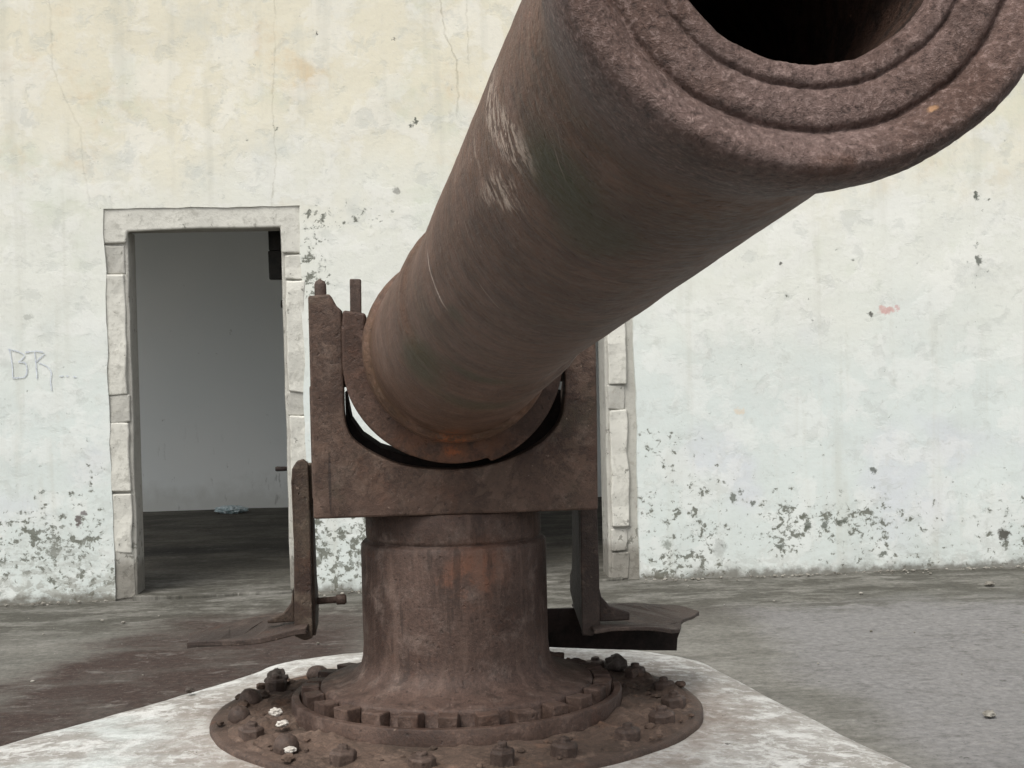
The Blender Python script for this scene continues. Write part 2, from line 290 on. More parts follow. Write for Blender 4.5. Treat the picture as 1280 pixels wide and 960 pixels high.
def ground_mat():
    t = NT('dirty_cement'); x, y, z = t.xyz()[:3]
    xy = t.comb(x, y, 0.)
    a = t.noise(.55, 6, .6, xy); b = t.noise(2.2, 6, .65, xy, loc=(3, 3, 0)); st = t.noise(1, 6, .66, t.comb(t.mul(x, 1.6), t.mul(y, 3.2), 0.), dist=.3); f = t.noise(28, 5, .7, xy); ff = t.noise(120, 3, .7, xy)
    c = t.mix(t.step(b, .35, .65), (.112, .108, .094), (.160, .154, .136))
    c = t.mix(t.mul(t.step(st, .50, .66), .5), c, (.20, .195, .175)); c = t.mix(t.mul(t.step(st, .46, .32), .5), c, (.075, .071, .060))
    # smooth grey cement lying right of the platform
    edge = t.add(t.mul(t.sub(a, .5), 1.2), t.mul(t.sub(b, .5), .5))
    sm = t.mul(t.step(t.add(x, edge), 1.5, 1.9), t.step(t.add(y, edge), 7.75, 7.2))
    c = t.mix(t.mul(sm, .85), c, t.mix(b, (.162, .158, .156), (.198, .193, .190)))
    # trodden earth along the wall
    wl = t.mul(t.step(t.add(y, t.mul(t.sub(b, .5), 1.6)), 7.0, 7.7), t.step(t.noise(2.6, 8, .7, t.comb(x, t.mul(y, 2.2), 0.), loc=(6, 3, 0)), .42, .56))
    c = t.mix(t.mul(wl, .80), c, (.050, .047, .037))
    # rust-brown run-off left of the platform
    q = t.add(t.add(x, t.mul(y, -.333)), t.add(t.mul(t.sub(b, .5), 1.0), t.mul(t.sub(st, .5), .7)))
    rs = t.mul(t.step(q, -4.0, -3.45), t.step(x, .1, -.35)); rs = t.mul(rs, t.step(t.add(y, t.mul(t.sub(b, .5), .8)), 8.1, 7.5))
    c = t.mix(t.mul(rs, t.lin(st, .32, .52, .62, 1.0)), c, t.mix(f, (.028, .018, .015), (.054, .036, .029)))
    r2 = t.blob(t.add(x, t.mul(t.sub(b, .5), .4)), t.add(y, t.mul(t.sub(b, .5), .5)), 1.35, 7.3, .5, .28, .7)
    c = t.mix(t.mul(r2, .4), c, (.055, .045, .038))
    # dark earth floor inside the room
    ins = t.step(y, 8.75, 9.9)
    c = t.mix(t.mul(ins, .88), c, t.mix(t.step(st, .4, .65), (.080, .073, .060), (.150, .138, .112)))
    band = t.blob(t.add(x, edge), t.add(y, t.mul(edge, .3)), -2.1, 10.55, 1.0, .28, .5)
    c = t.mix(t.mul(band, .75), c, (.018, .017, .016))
    sp = t.step(t.noise(9, 5, .65, xy, loc=(5, 5, 0)), .64, .70)
    c = t.mix(t.mul(sp, .6), c, (.040, .037, .032))
    sp2 = t.step(t.noise(15, 4, .6, xy, loc=(1, 8, 0)), .70, .75)
    c = t.mix(t.mul(sp2, .5), c, (.26, .25, .23))
    sc_ = t.noise(5, 7, .72, t.comb(x, t.mul(y, 1.8), 0.), loc=(2, 2, 0)); c = t.mix(t.mul(t.step(sc_, .53, .62), .30), c, (.075, .070, .062)); c = t.mix(t.mul(t.step(sc_, .44, .36), .28), c, (.24, .23, .21))
    crk = t.vor(.8, t.warp(xy, 2.5, .5, 5), feature='DISTANCE_TO_EDGE'); c = t.mix(t.mul(t.mul(t.step(crk, .012, .002), t.step(a, .42, .55)), .22), c, (.05, .046, .04))
    g1 = t.noise(70, 4, .7, xy, loc=(4, 4, 0)); c = t.mix(t.mul(t.step(g1, .60, .68), .45), c, (.26, .25, .225)); c = t.mix(t.mul(t.step(g1, .41, .33), .55), c, (.045, .042, .036))
    k = t.lin(f, .25, .75, .60, 1.40); c = t.mix(1., c, t.comb(k, k, k), 'MULTIPLY')
    return t.done(c, t.lin(b, .3, .7, .72, .95), t.bump(t.add(t.add(st, t.mul(f, .35)), t.mul(ff, .15)), .6, .02), .25)

def platform_mat():
    t = NT('flaking_white_concrete'); x, y, z = t.xyz()[:3]
    xy = t.comb(x, y, z)
    w = t.warp(xy, 4, .2, 4)
    a = t.noise(2.4, 6, .62, w); b = t.noise(9, 7, .68, w, loc=(4, 0, 0)); f = t.noise(40, 5, .7); ff = t.noise(160, 3, .7)
    c = t.mix(t.step(a, .35, .62), (.28, .265, .24), (.41, .40, .375))
    c = t.mix(t.mul(t.step(b, .50, .60), .8), c, (.57, .57, .545))
    c = t.mix(t.mul(t.step(b, .46, .36), .65), c, (.235, .218, .19))
    c = t.mix(t.mul(t.step(t.noise(14, 5, .65, w, loc=(9, 9, 0)), .60, .68), .55), c, (.19, .178, .155))
    b2 = t.noise(26, 6, .7, t.warp(xy, 18, .07, 3), loc=(2, 7, 0))
    c = t.mix(t.mul(t.step(b2, .53, .59), .55), c, (.58, .58, .56))
    c = t.mix(t.mul(t.step(b2, .45, .38), .55), c, (.24, .225, .20))
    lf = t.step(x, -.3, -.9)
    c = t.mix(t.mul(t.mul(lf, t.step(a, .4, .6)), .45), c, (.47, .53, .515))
    # rust tint bled out from the base plate
    dx = t.sub(x, .176); dy = t.sub(y, 4.26); r = t.math('SQRT', t.add(t.mul(dx, dx), t.mul(dy, dy)))
    tint = t.step(t.add(r, t.mul(t.sub(b, .5), .45)), .95, .66)
    c = t.mix(t.mul(tint, .42), c, (.22, .155, .115))
    c = t.mix(t.mul(t.step(t.noise(22, 4, .6, loc=(6, 1, 0)), .70, .74), .8), c, (.06, .055, .045))
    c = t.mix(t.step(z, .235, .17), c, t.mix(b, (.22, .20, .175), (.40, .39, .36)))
    k = t.lin(f, .25, .75, .84, 1.14); c = t.mix(1., c, t.comb(k, k, k), 'MULTIPLY')
    return t.done(c, .88, t.bump(t.add(t.add(t.mul(b, 1.), t.mul(f, .4)), t.mul(ff, .15)), .7, .012), .25)

def simple(name, c1, c2, scale=20, rough=.85, bump=.4, spec=.3):
    t = NT(name); a = t.noise(scale, 6, .65); f = t.noise(scale*6, 4, .7)
    c = t.mix(t.step(a, .35, .65), c1, c2); k = t.lin(f, .3, .7, .8, 1.2)
    return t.done(t.mix(1., c, t.comb(k, k, k), 'MULTIPLY'), rough, t.bump(t.add(a, t.mul(f, .3)), bump, .01), spec)

def limewash():
    t = NT('room_limewash'); x, y, z = t.xyz()[:3]
    a = t.noise(.7, 5, .5); b = t.noise(6, 6, .65); f = t.noise(40, 4, .7)
    c = t.mix(t.step(a, .35, .65), (.80, .835, .825), (.85, .87, .85))
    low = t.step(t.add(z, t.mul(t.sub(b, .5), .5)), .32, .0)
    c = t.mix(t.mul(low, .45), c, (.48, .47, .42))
    st = t.noise(1, 5, .7, t.comb(t.mul(x, 9), 0., t.mul(z, 2.2)))
    c = t.mix(t.mul(t.mul(t.step(st, .60, .68), t.step(z, .9, .2)), .55), c, (.30, .30, .27))
    c = t.mix(t.mul(t.step(t.noise(13, 5, .65), .68, .73), .5), c, (.36, .36, .33))
    return t.done(c, .92, t.bump(t.add(b, t.mul(f, .3)), .12, .01), .15)

M = dict(
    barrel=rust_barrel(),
    yoke=rust('rusted_carriage_plate', mid=(.088, .060, .047), pale=(.140, .110, .093), org=.22, extra=rust_yoke, moss=.35),
    drum=rust('rusted_pedestal_iron', mid=(.088, .060, .050), pale=(.138, .110, .098), org=.28, extra=rust_drum),
    cradle=rust('rusted_cradle_iron', mid=(.086, .055, .042), org=.35, extra=rust_cradle),
    flange=rust('rusted_flange_iron', mid=(.098, .067, .054), pale=(.15, .112, .096), org=.2),
    bolt=rust('rusted_bolt_iron', dark=(.036, .025, .020), mid=(.084, .062, .052), pale=(.135, .104, .090), org=.1),
    plate=rust('rusted_base_plate', dark=(.045, .033, .027), mid=(.095, .068, .055), pale=(.15, .112, .092), org=.4),
    bracketl=rust('lichened_bracket_iron', mid=(.078, .062, .046), pale=(.12, .10, .078), org=.18, moss=.6),
    bracketr=rust('rusted_bracket_iron', dark=(.028, .020, .017), mid=(.060, .045, .038), pale=(.088, .068, .058), org=.15),
    shade_iron=simple('shade_black_iron', (.012, .009, .008), (.030, .020, .017), 14),  # black iron pin; on carriage inside and skirt, deep shade put into the colour
    plaster=plaster(),
    frame=frame_stone('grey_door_stone', (.43, .42, .38), .50),
    panel=frame_stone('whitewashed_door_stone', (.58, .57, .515), .45),
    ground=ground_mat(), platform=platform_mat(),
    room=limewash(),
    ceiling=simple('dimming_ceiling', (.14, .135, .125), (.20, .195, .185), 3),  # unseen ceiling, toned dark to keep the upper room dim
    roof=simple('roof_concrete', (.30, .29, .27), (.40, .39, .36), 2),
    dirt=rust('rust_dirt', dark=(.050, .038, .030), mid=(.110, .080, .064), pale=(.19, .145, .118), orange=(.22, .13, .085), org=.5, rough=.92),
    grit=simple('grey_grit', (.13, .12, .10), (.30, .285, .25), 12, .95),
    rubble=simple('white_rubble', (.38, .35, .31), (.56, .53, .48), 40, .9),
    darkstone=simple('dark_rubble', (.045, .036, .030), (.10, .082, .072), 40, .9),
    timber=simple('blackened_timber', (.008, .008, .007), (.020, .018, .015), 18),
    graffiti=simple('faded_blue_pencil', (.50, .53, .58), (.62, .66, .67), 60, .95),
    plastic=simple('crumpled_plastic', (.35, .48, .50), (.75, .82, .84), 25, .35, .5, .5),
)

# ------------------------------------------------------------------ object helpers
def tag(o, label=None, cat=None, group=None, kind=None):
    for k, v in (('label', label), ('category', cat), ('group', group), ('kind', kind)):
        if v: o[k] = v
    return o
def empty(name, loc, label, cat, group=None):
    o = bpy.data.objects.new(name, None); COL.objects.link(o); o.location = loc; o.empty_display_size = .2
    return tag(o, label, cat, group)
def link(name, bm, mat, parent=None, smooth=False, bevel=0., seg=2, auto=None):
    bmesh.ops.recalc_face_normals(bm, faces=bm.faces[:])
    me = bpy.data.meshes.new(name); bm.to_mesh(me); bm.free()
    o = bpy.data.objects.new(name, me); COL.objects.link(o); me.materials.append(mat)
    if smooth: me.polygons.foreach_set('use_smooth', [True]*len(me.polygons))
    if parent is not None:
        o.parent = parent; o.matrix_parent_inverse = world(parent).inverted()
    if bevel:
        md = o.modifiers.new('bevel', 'BEVEL'); md.width = bevel; md.segments = seg; md.limit_method = 'ANGLE'; md.angle_limit = R(40)
        md.harden_normals = False
    return o
def world(o):
    m = Matrix.Translation(o.location) @ o.rotation_euler.to_matrix().to_4x4()
    return m if o.parent is None else world(o.parent) @ o.matrix_parent_inverse @ m
def box(bm, x0, x1, y0, y1, z0, z1):
    v = [bm.verts.new((x, y, z)) for x in (x0, x1) for y in (y0, y1) for z in (z0, z1)]
    for f in ((0, 1, 3, 2), (4, 6, 7, 5), (0, 4, 5, 1), (2, 3, 7, 6), (0, 2, 6, 4), (1, 5, 7, 3)): bm.faces.new([v[i] for i in f])
    return v
def lathe(bm, prof, seg, mtx=Matrix(), jitter=None, uv=None, close=False):
    rings = []
    for i, (r, s) in enumerate(prof):
        ring = []
        for k in range(seg):
            a = 2*math.pi*k/seg
            rr = r + (jitter(a, s, i) if jitter else 0)
            ring.append(bm.verts.new(mtx @ Vector((rr*math.cos(a), rr*math.sin(a), s))))
        rings.append(ring)
    lay = bm.loops.layers.uv.new('UVMap') if uv else None
    for i in range(len(rings)-1):
        for k in range(seg):
            k2 = (k+1) % seg
            f = bm.faces.new((rings[i][k], rings[i][k2], rings[i+1][k2], rings[i+1][k]))
            if lay:
                for l, (kk, ii) in zip(f.loops, ((k, i), (k+1, i), (k+1, i+1), (k, i+1))): l[lay].uv = uv(kk, ii)
    if close:
        bm.faces.new(rings[0]); bm.faces.new(rings[-1])
    return rings
def prism(bm, pts, y0, y1, axis='y'):
    """Outline in two coordinates, extruded along the third."""
    def V(a, b, d): return {'y': (a, d, b), 'z': (a, b, d), 'x': (d, a, b)}[axis]
    A = [bm.verts.new(V(a, b, y0)) for a, b in pts]; B = [bm.verts.new(V(a, b, y1)) for a, b in pts]
    n = len(pts)
    bm.faces.new(A); bm.faces.new(B[::-1])
    for i in range(n): bm.faces.new((A[i], B[i], B[(i+1) % n], A[(i+1) % n]))
def smooth_path(pts, n=6):
    out = []
    for i in range(len(pts)-1):
        p0, p1, p2, p3 = (Vector(pts[max(0, min(len(pts)-1, j))]) for j in (i-1, i, i+1, i+2))
        for k in range(n):
            u = k/n
            out.append(tuple(.5*(2*p1+(p2-p0)*u+(2*p0-5*p1+4*p2-p3)*u*u+(3*p1-p0-3*p2+p3)*u**3)))
    return out+[tuple(pts[-1])]
def rough_up(bm, amt, scale, seed=0., only=None):
    for v in bm.verts:
        if only and not only(v): continue
        p = v.co*scale+Vector((seed, seed*1.7, seed*.3))
        v.co += Vector((noise.noise(p), noise.noise(p+Vector((11, 0, 0))), noise.noise(p+Vector((0, 23, 0)))))*amt
def edges_lattice(vals, step):
    out = []
    for a, b in zip(vals[:-1], vals[1:]):
        n = max(1, round((b-a)/step)); out += [a+(b-a)*i/n for i in range(n)]
    return out+[vals[-1]]

# ------------------------------------------------------------------ measurements
PX, PY, ZT = .176, 4.2596, 1.3359
WY, WT = 8.433, .28                        # wall face and thickness
AX = Vector((.018198, -.997288, .071315)); E1 = Vector((.999834, .018245, 0)); E2 = Vector((-.001301, .071303, .997454))

# ------------------------------------------------------------------ ground
bm = bmesh.new()
gx = sorted(set([-70, -40, -20, -10, -6] + [round(v, 3) for v in edges_lattice([-4, 5.5], .14)] + [8, 12, 22, 45, 70]))
gy = sorted(set([-70, -35, -15, -6, -2, 1] + [round(v, 3) for v in edges_lattice([3, 13.6], .14)] + [16, 22, 40, 80]))
G = {}
for i, x in enumerate(gx):
    for j, y in enumerate(gy):
        h = 0.
        if -4 < x < 5.5 and 3 < y < 13.4:
            h = .012*noise.noise((x*.9, y*.9, 0))+.006*noise.noise((x*3.1, y*3.1, 4))
        G[i, j] = bm.verts.new((x, y, h-.006))
for i in range(len(gx)-1):
    for j in range(len(gy)-1): bm.faces.new((G[i, j], G[i+1, j], G[i+1, j+1], G[i, j+1]))
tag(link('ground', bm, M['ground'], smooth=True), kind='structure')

# ------------------------------------------------------------------ fort building
fort = empty('fort_building', (1.0, WY, 0), 'whitewashed mould-spotted fort building with two open doorways behind the gun', 'building')
O1 = (-1.589, -.488); O2 = (.335, 1.436); OT = 2.222       # outer edges of the two stone door surrounds
bm = bmesh.new()
xs = edges_lattice([-2.62, O1[0], O1[1], O2[0], O2[1], 4.2], .07)
zs = edges_lattice([-.08, OT, 3.9], .07)
xs = [-5., -4.7]+xs+[6.1, 6.4]; zs = sorted([z for z in zs if abs(z-3.0) > .03]+[3.0, 4.6])
def hole(x, z): return (z < OT and (O1[0] < x < O1[1] or O2[0] < x < O2[1])) or (z < 3.0 and (4.2 < x < 6.1 or -4.7 < x < -2.62))  # the two outer openings, out of view, are added to let light indoors
F, Bk = {}, {}
def wv(x, z, back):
    key = (round(x, 4), round(z, 4)); D = Bk if back else F
    if key not in D:
        dx = dz = 0.
        if z <= OT+1e-3 and any(abs(x-e) < 1e-3 for e in O1+O2): dx = .011*noise.noise((x*3, z*4.5, 2))+.006*noise.noise((x, z*16, 5))
        if abs(z-OT) < 1e-3 and any(a-1e-3 <= x <= b+1e-3 for a, b in (O1, O2)): dz = .010*noise.noise((x*4, 1, 8))+.005*noise.noise((x*15, 1, 3))
        y = WY+WT if back else WY+.010*noise.noise((x*1.1, z*1.1, 0))+.005*noise.noise((x*4, z*4, 3))+.0025*noise.noise((x*11, z*11, 9))
        D[key] = bm.verts.new((x+dx, y, z+dz))
    return D[key]
for i in range(len(xs)-1):
    for j in range(len(zs)-1):
        a, b, c_, d = xs[i], xs[i+1], zs[j], zs[j+1]
        if hole((a+b)/2, (c_+d)/2): continue
        bm.faces.new([wv(x, z, False) for x, z in ((a, c_), (b, c_), (b, d), (a, d))])
        bm.faces.new([wv(x, z, True) for x, z in ((a, d), (b, d), (b, c_), (a, c_))])
        for (p, q, (mx, mz)) in (((a, c_), (a, d), (a-.01, (c_+d)/2)), ((b, d), (b, c_), (b+.01, (c_+d)/2)), ((b, d), (a, d), ((a+b)/2, d+.01)), ((a, c_), (b, c_), ((a+b)/2, c_-.01))):
            if mx < xs[0] or mx > xs[-1] or mz < zs[0] or mz > zs[-1] or hole(mx, mz):
                try: bm.faces.new((wv(*p, False), wv(*q, False), wv(*q, True), wv(*p, True)))
                except ValueError: pass
wall = link('front_wall', bm, M['plaster'], fort, smooth=True)
wall.modifiers.new('edges', 'EDGE_SPLIT').split_angle = R(45)
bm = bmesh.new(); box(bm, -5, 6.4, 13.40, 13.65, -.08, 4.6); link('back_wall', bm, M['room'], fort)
for xa, xb in ((-5., -4.75), (6.15, 6.4)):      # end walls, each with an unseen wide opening added to light the room
    bm = bmesh.new(); prism(bm, [(WY+WT+.002, -.08), (8.9, -.08), (8.9, 2.9), (13.25, 2.9), (13.25, -.08), (13.398, -.08), (13.398, 4.6), (WY+WT+.002, 4.6)], xa, xb, 'x')
    link('side_wall', bm, M['room'], fort)
bm = bmesh.new(); box(bm, -5.05, 6.45, WY+.02, 13.7, 4.602, 4.85); link('roof', bm, M['roof'], fort, bevel=.02)
bm = bmesh.new(); box(bm, -4.748, 6.148, WY+WT+.002, 13.398, 3.3, 3.45); link('ceiling', bm, M['ceiling'], fort)

# ---- stone door surrounds: (z0, z1, raised white panel?, shrink)
BLK_L = ((.0, .265, 0), (.265, .60, 1), (.612, 1.005, 1), (1.005, 1.165, 0), (1.165, 1.855, 1), (1.855, 2.02, 0))
BLK_N = ((.0, .165, 0), (.175, .305, 0), (.315, 1.0, 1), (1.005, 1.15, 0), (1.155, 1.80, 1), (1.806, 1.945, 1))
BLK_R = ((.0, .27, 0), (.27, .62, 1), (.632, 1.02, 1), (1.02, 1.155, 0), (1.155, 1.80, 1), (1.806, 1.945, 1))
def jamb(parent, xo, xi, blocks, seed, inset=0.):
    side = 1 if xi > xo else -1
    x0, x1 = min(xo, xi), max(xo, xi)
    bm = bmesh.new()                       # the grey core of the jamb, through the wall
    zz = edges_lattice([-.07, 2.10], .12)
    pts = [(x0-.03 if side > 0 else x0, WY+.030), (x1 if side > 0 else x1+.03, WY+.030), (x1 if side > 0 else x1+.03, WY+WT-.004), (x0-.03 if side > 0 else x0, WY+WT-.004)]
    rows = [[bm.verts.new((x, y, z)) for x, y in pts] for z in zz]
    for a, b in zip(rows[:-1], rows[1:]):
        for k in range(4): bm.faces.new((a[k], a[(k+1) % 4], b[(k+1) % 4], b[k]))
    bm.faces.new(rows[0]); bm.faces.new(rows[-1])
    rough_up(bm, .007, 5, seed, lambda v: v.co.y < WY+.1)
    core = link('jamb', bm, M['frame'], parent, bevel=.012)
    for (a, b, raised) in blocks:
        w = abs(xi-xo)
        bm = bmesh.new()
        front = WY+(.007 if raised else .018)
        i0 = xo+side*(.012*(1-raised)-.022+inset); i1 = xi-side*(.022 if raised else .014)
        lo, hi = min(i0, i1), max(i0, i1)
        nz = max(2, round((b-a)/.06)); nx = 3
        fr = [[bm.verts.new((lo+(hi-lo)*p/nx, front, a-.002+(b-a+.001)*q/nz)) for p in range(nx+1)] for q in range(nz+1)]
        bk = [[bm.verts.new((v.co.x, WY+.05, v.co.z)) for v in row] for row in fr]
        for q in range(nz):
            for p in range(nx):
                bm.faces.new((fr[q][p], fr[q][p+1], fr[q+1][p+1], fr[q+1][p])); bm.faces.new((bk[q][p], bk[q+1][p], bk[q+1][p+1], bk[q][p+1]))
            for p in (0, nx): bm.faces.new((fr[q][p], fr[q+1][p], bk[q+1][p], bk[q][p]))
        for p in range(nx):
            for q in (0, nz): bm.faces.new((fr[q][p], fr[q][p+1], bk[q][p+1], bk[q][p]))
        rough_up(bm, .014, 7, seed+a*3, lambda v: v.co.y < WY+.04); rough_up(bm, .003, 30, seed+a, lambda v: v.co.y < WY+.04)
        link('jamb_stone', bm, M['panel' if raised else 'frame'], core, smooth=False, bevel=.009, seg=3)
def doorway(xa, xb, seed, far=False):
    d = bpy.data.objects.new('doorway', None); COL.objects.link(d); d.parent = fort
    d.location = (0, 0, 0); d.matrix_parent_inverse = world(fort).inverted()
    jamb(d, xa, xa+.126, BLK_L, seed); jamb(d, xb, xb-(.176 if far else .112), BLK_N if far else BLK_R, seed+5, .072 if far else 0.)
    bm = bmesh.new()
    nx = 24; L = xb-xa
    def zlow(x): return 2.100 if xa+.12 < x < xb-.11 else 2.025
    # lintel with its two end lugs dropping on the jambs
    prism(bm, [(xa-.02, 2.024), (xa+.118, 2.028), (xa+.128, 2.090), (xa+.3, 2.097), (xa+.55, 2.103), (xa+.8, 2.10), (xb-.112, 2.103), (xb-.106, 1.955), (xb+.02, 1.950), (xb+.02, 2.235), (xa+.6, 2.235), (xa-.02, 2.235)], WY+.009, WY+.05)
    link('lintel', bm, M['panel'], d, bevel=.012, seg=3)
    bm = bmesh.new(); box(bm, xa-.03, xb+.03, WY+.052, WY+WT-.006, 2.104, 2.25); link('lintel_core', bm, M['frame'], d)
    bm = bmesh.new()
    pts = [(xa+.1+(L-.2)*i/14, WY-.02+.035*noise.noise((i*.9, seed, 0))) for i in range(15)]
    prism(bm, pts+[(xb-.1, WY+WT-.02), (xa+.1, WY+WT-.02)], -.02, .016, 'z')
    rough_up(bm, .006, 5, seed); link('sill', bm, M['ground'], d, bevel=.008)
    return d
d1 = doorway(*O1, 1.3); d2 = doorway(*O2, 8.1, True)
# old ironwork and timber left in the head and jamb of the left doorway
bm = bmesh.new(); box(bm, -.695, -.612, WY+WT+.005, WY+WT+.085, 1.82, 1.99); box(bm, -.690, -.625, WY+WT+.005, WY+WT+.07, 1.992, 2.15)
rough_up(bm, .006, 14, 3); link('timber_stub', bm, M['timber'], d1, bevel=.006)
bm = bmesh.new(); lathe(bm, [(.001, 0), (.013, 0), (.015, .07), (.011, .08), (.001, .08)], 10, Matrix.Translation((-.602, WY+WT-.06, .70)) @ Matrix.Rotation(-math.pi/2, 4, 'Y'))
link('hinge_pin', bm, M['shade_iron'], d1, smooth=True)
bm = bmesh.new(); lathe(bm, [(.001, 0), (.026, 0), (.022, .02), (.001, .022)], 12, Matrix.Translation((-.602, WY+WT-.06, 1.67)) @ Matrix.Rotation(-math.pi/2, 4, 'Y'))
link('hinge_pin', bm, M['timber'], d1, smooth=True)

# faint pencilled letters on the plaster, thin ribbons following the wall
bm = bmesh.new()
def wall_y(x, z): return WY+.010*noise.noise((x*1.1, z*1.1, 0))+.005*noise.noise((x*4, z*4, 3))+.0025*noise.noise((x*11, z*11, 9))
strokes = [[(-2.131, 1.437), (-2.12, 1.355), (-2.118, 1.279)], [(-2.118, 1.277), (-2.085, 1.277), (-2.05, 1.283), (-2.038, 1.32), (-2.048, 1.36), (-2.085, 1.365)], [(-2.14, 1.44), (-2.085, 1.425), (-2.05, 1.40), (-2.085, 1.365)],
           [(-2.045, 1.42), (-1.986, 1.425), (-1.945, 1.418)], [(-1.993, 1.42), (-1.988, 1.35), (-1.984, 1.27)], [(-1.935, 1.41), (-1.965, 1.385), (-1.985, 1.365)], [(-1.975, 1.36), (-1.925, 1.335), (-1.905, 1.30), (-1.91, 1.255), (-1.905, 1.20)], [(-1.863, 1.281), (-1.838, 1.28)], [(-1.825, 1.281), (-1.81, 1.279)], [(-1.785, 1.276), (-1.765, 1.272)]]
for st in strokes:
    st = smooth_path(st, 6); prev = None
    for i, (x, z) in enumerate(st):
        q = Vector(st[min(i+1, len(st)-1)])-Vector(st[max(i-1, 0)]); n = Vector((-q.y, q.x)).normalized()*(.0035+.002*noise.noise((i*.7, x*9, 0)))
        cur = [bm.verts.new((x+s*n.x, wall_y(x+s*n.x, z+s*n.y)-.0045, z+s*n.y)) for s in (1, -1)]
        if prev: bm.faces.new((prev[0], prev[1], cur[1], cur[0]))
        prev = cur
tag(link('graffiti', bm, M['graffiti'], wall), 'faint blue scribbled letters')

# ------------------------------------------------------------------ platform
plat_pts = [(-.20, 5.335), (.15, 5.37), (.56, 5.35), (.83, 5.22), (1.03, 5.0), (1.11, 4.70), (1.21, 4.147), (1.33, 3.507), (1.42, 3.05), (1.15, 2.75), (-.95, 2.75), (-1.75, 3.35), (-1.15, 4.22), (-.956, 4.472), (-.757, 4.718), (-.50, 5.06), (-.40, 5.22)]
bm = bmesh.new()
loop = smooth_path(plat_pts+[plat_pts[0]], 6)[:-1]
cx, cy = .05, 4.0
def ringpts(scale_in, z):
    out = []
    for i, (x, y) in enumerate(loop):
        d = Vector((x-cx, y-cy)); L = d.length; d = d*(1-scale_in/L)
        out.append(bm.verts.new((cx+d.x, cy+d.y, z)))
    return out
levels = [(-.07, -.05), (-.045, .08), (-.02, .18), (-.005, .232), (.008, .254), (.028, .268), (.06, .276), (.11, .281), (.2, .286), (.35, .290), (.6, .294)]
rings = [ringpts(a, z) for a, z in levels]
for A, B in zip(rings[:-1], rings[1:]):
    for i in range(len(A)): bm.faces.new((A[i], A[(i+1) % len(A)], B[(i+1) % len(B)], B[i]))
bm.faces.new(rings[-1])
for v in bm.verts:
    if v.co.z > .1:
        p = v.co; v.co.z += .004*noise.noise((p.x*4, p.y*4, 0))+.002*noise.noise((p.x*14, p.y*14, 3))
        v.co.x += .010*noise.noise((p.x*5, p.y*5, 7)); v.co.y += .008*noise.noise((p.x*5, p.y*5, 12))
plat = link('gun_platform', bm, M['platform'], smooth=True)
tag(plat, 'low concrete gun platform with flaking white paint under the rusty pedestal', 'platform')

# ------------------------------------------------------------------ cannon
gun = empty('cannon', (PX, PY, .292), 'rusty brown coastal cannon on a bolted round pedestal, muzzle towards the viewer', 'cannon')
# pedestal drum
def arc(pts): return pts
bm = bmesh.new()
prof = [(.10, .904), (.253, .904), (.256, .898), (.256, .828), (.254, .820), (.250, .817), (.252, .814), (.264, .811), (.2695, .804), (.2708, .79)]
prof += [(.2706, z) for z in (.74, .68, .62, .56, .51)]+[(.273, .478), (.279, .452), (.290, .436), (.308, .422), (.335, .411), (.368, .404), (.392, .399), (.398, .394), (.400, .384), (.400, .334), (.456, .336)]
lathe(bm, prof, 128, Matrix.Translation((PX, PY, 0)), lambda a, s, i: .0012*noise.noise((math.cos(a)*5, math.sin(a)*5, s*9))+.0006*noise.noise((math.cos(a)*22, math.sin(a)*22, s*40)))
ped = link('pedestal', bm, M['drum'], gun, smooth=True)
bm = bmesh.new()
lathe(bm, [(.456, .330), (.457, .362), (.460, .3675), (.478, .3675), (.4815, .363), (.482, .312), (.470, .308)], 128, Matrix.Translation((PX, PY, 0)), lambda a, s, i: .0022*noise.noise((math.cos(a)*6, math.sin(a)*6, s*12)))
fl = link('flange_ring', bm, M['flange'], gun, smooth=True); fl.modifiers.new('edges', 'EDGE_SPLIT').split_angle = R(50)
NN = 26
def nut_bm(ang, k):
    bm = bmesh.new()
    w = .029+.005*noise.noise((k*2.3, 4, 0)); box(bm, -.027, .023, -w, w, .330, .394+.010*noise.noise((k*1.3, 0, 0)))
    bmesh.ops.subdivide_edges(bm, edges=bm.edges[:], cuts=2, use_grid_fill=True)
    rough_up(bm, .005, 26, k)
    bm.transform(Matrix.Translation((PX, PY, 0)) @ Matrix.Rotation(ang, 4, 'Z') @ Matrix.Translation((.428, 0, 0)) @ Matrix.Rotation(.1*noise.noise((k, 3, 3)), 4, 'Z'))
    return bm
for k in range(NN):
    link('nut', nut_bm(-math.pi/2+math.pi/NN+2*math.pi*k/NN+.02, k), M['flange'], fl, bevel=.004)
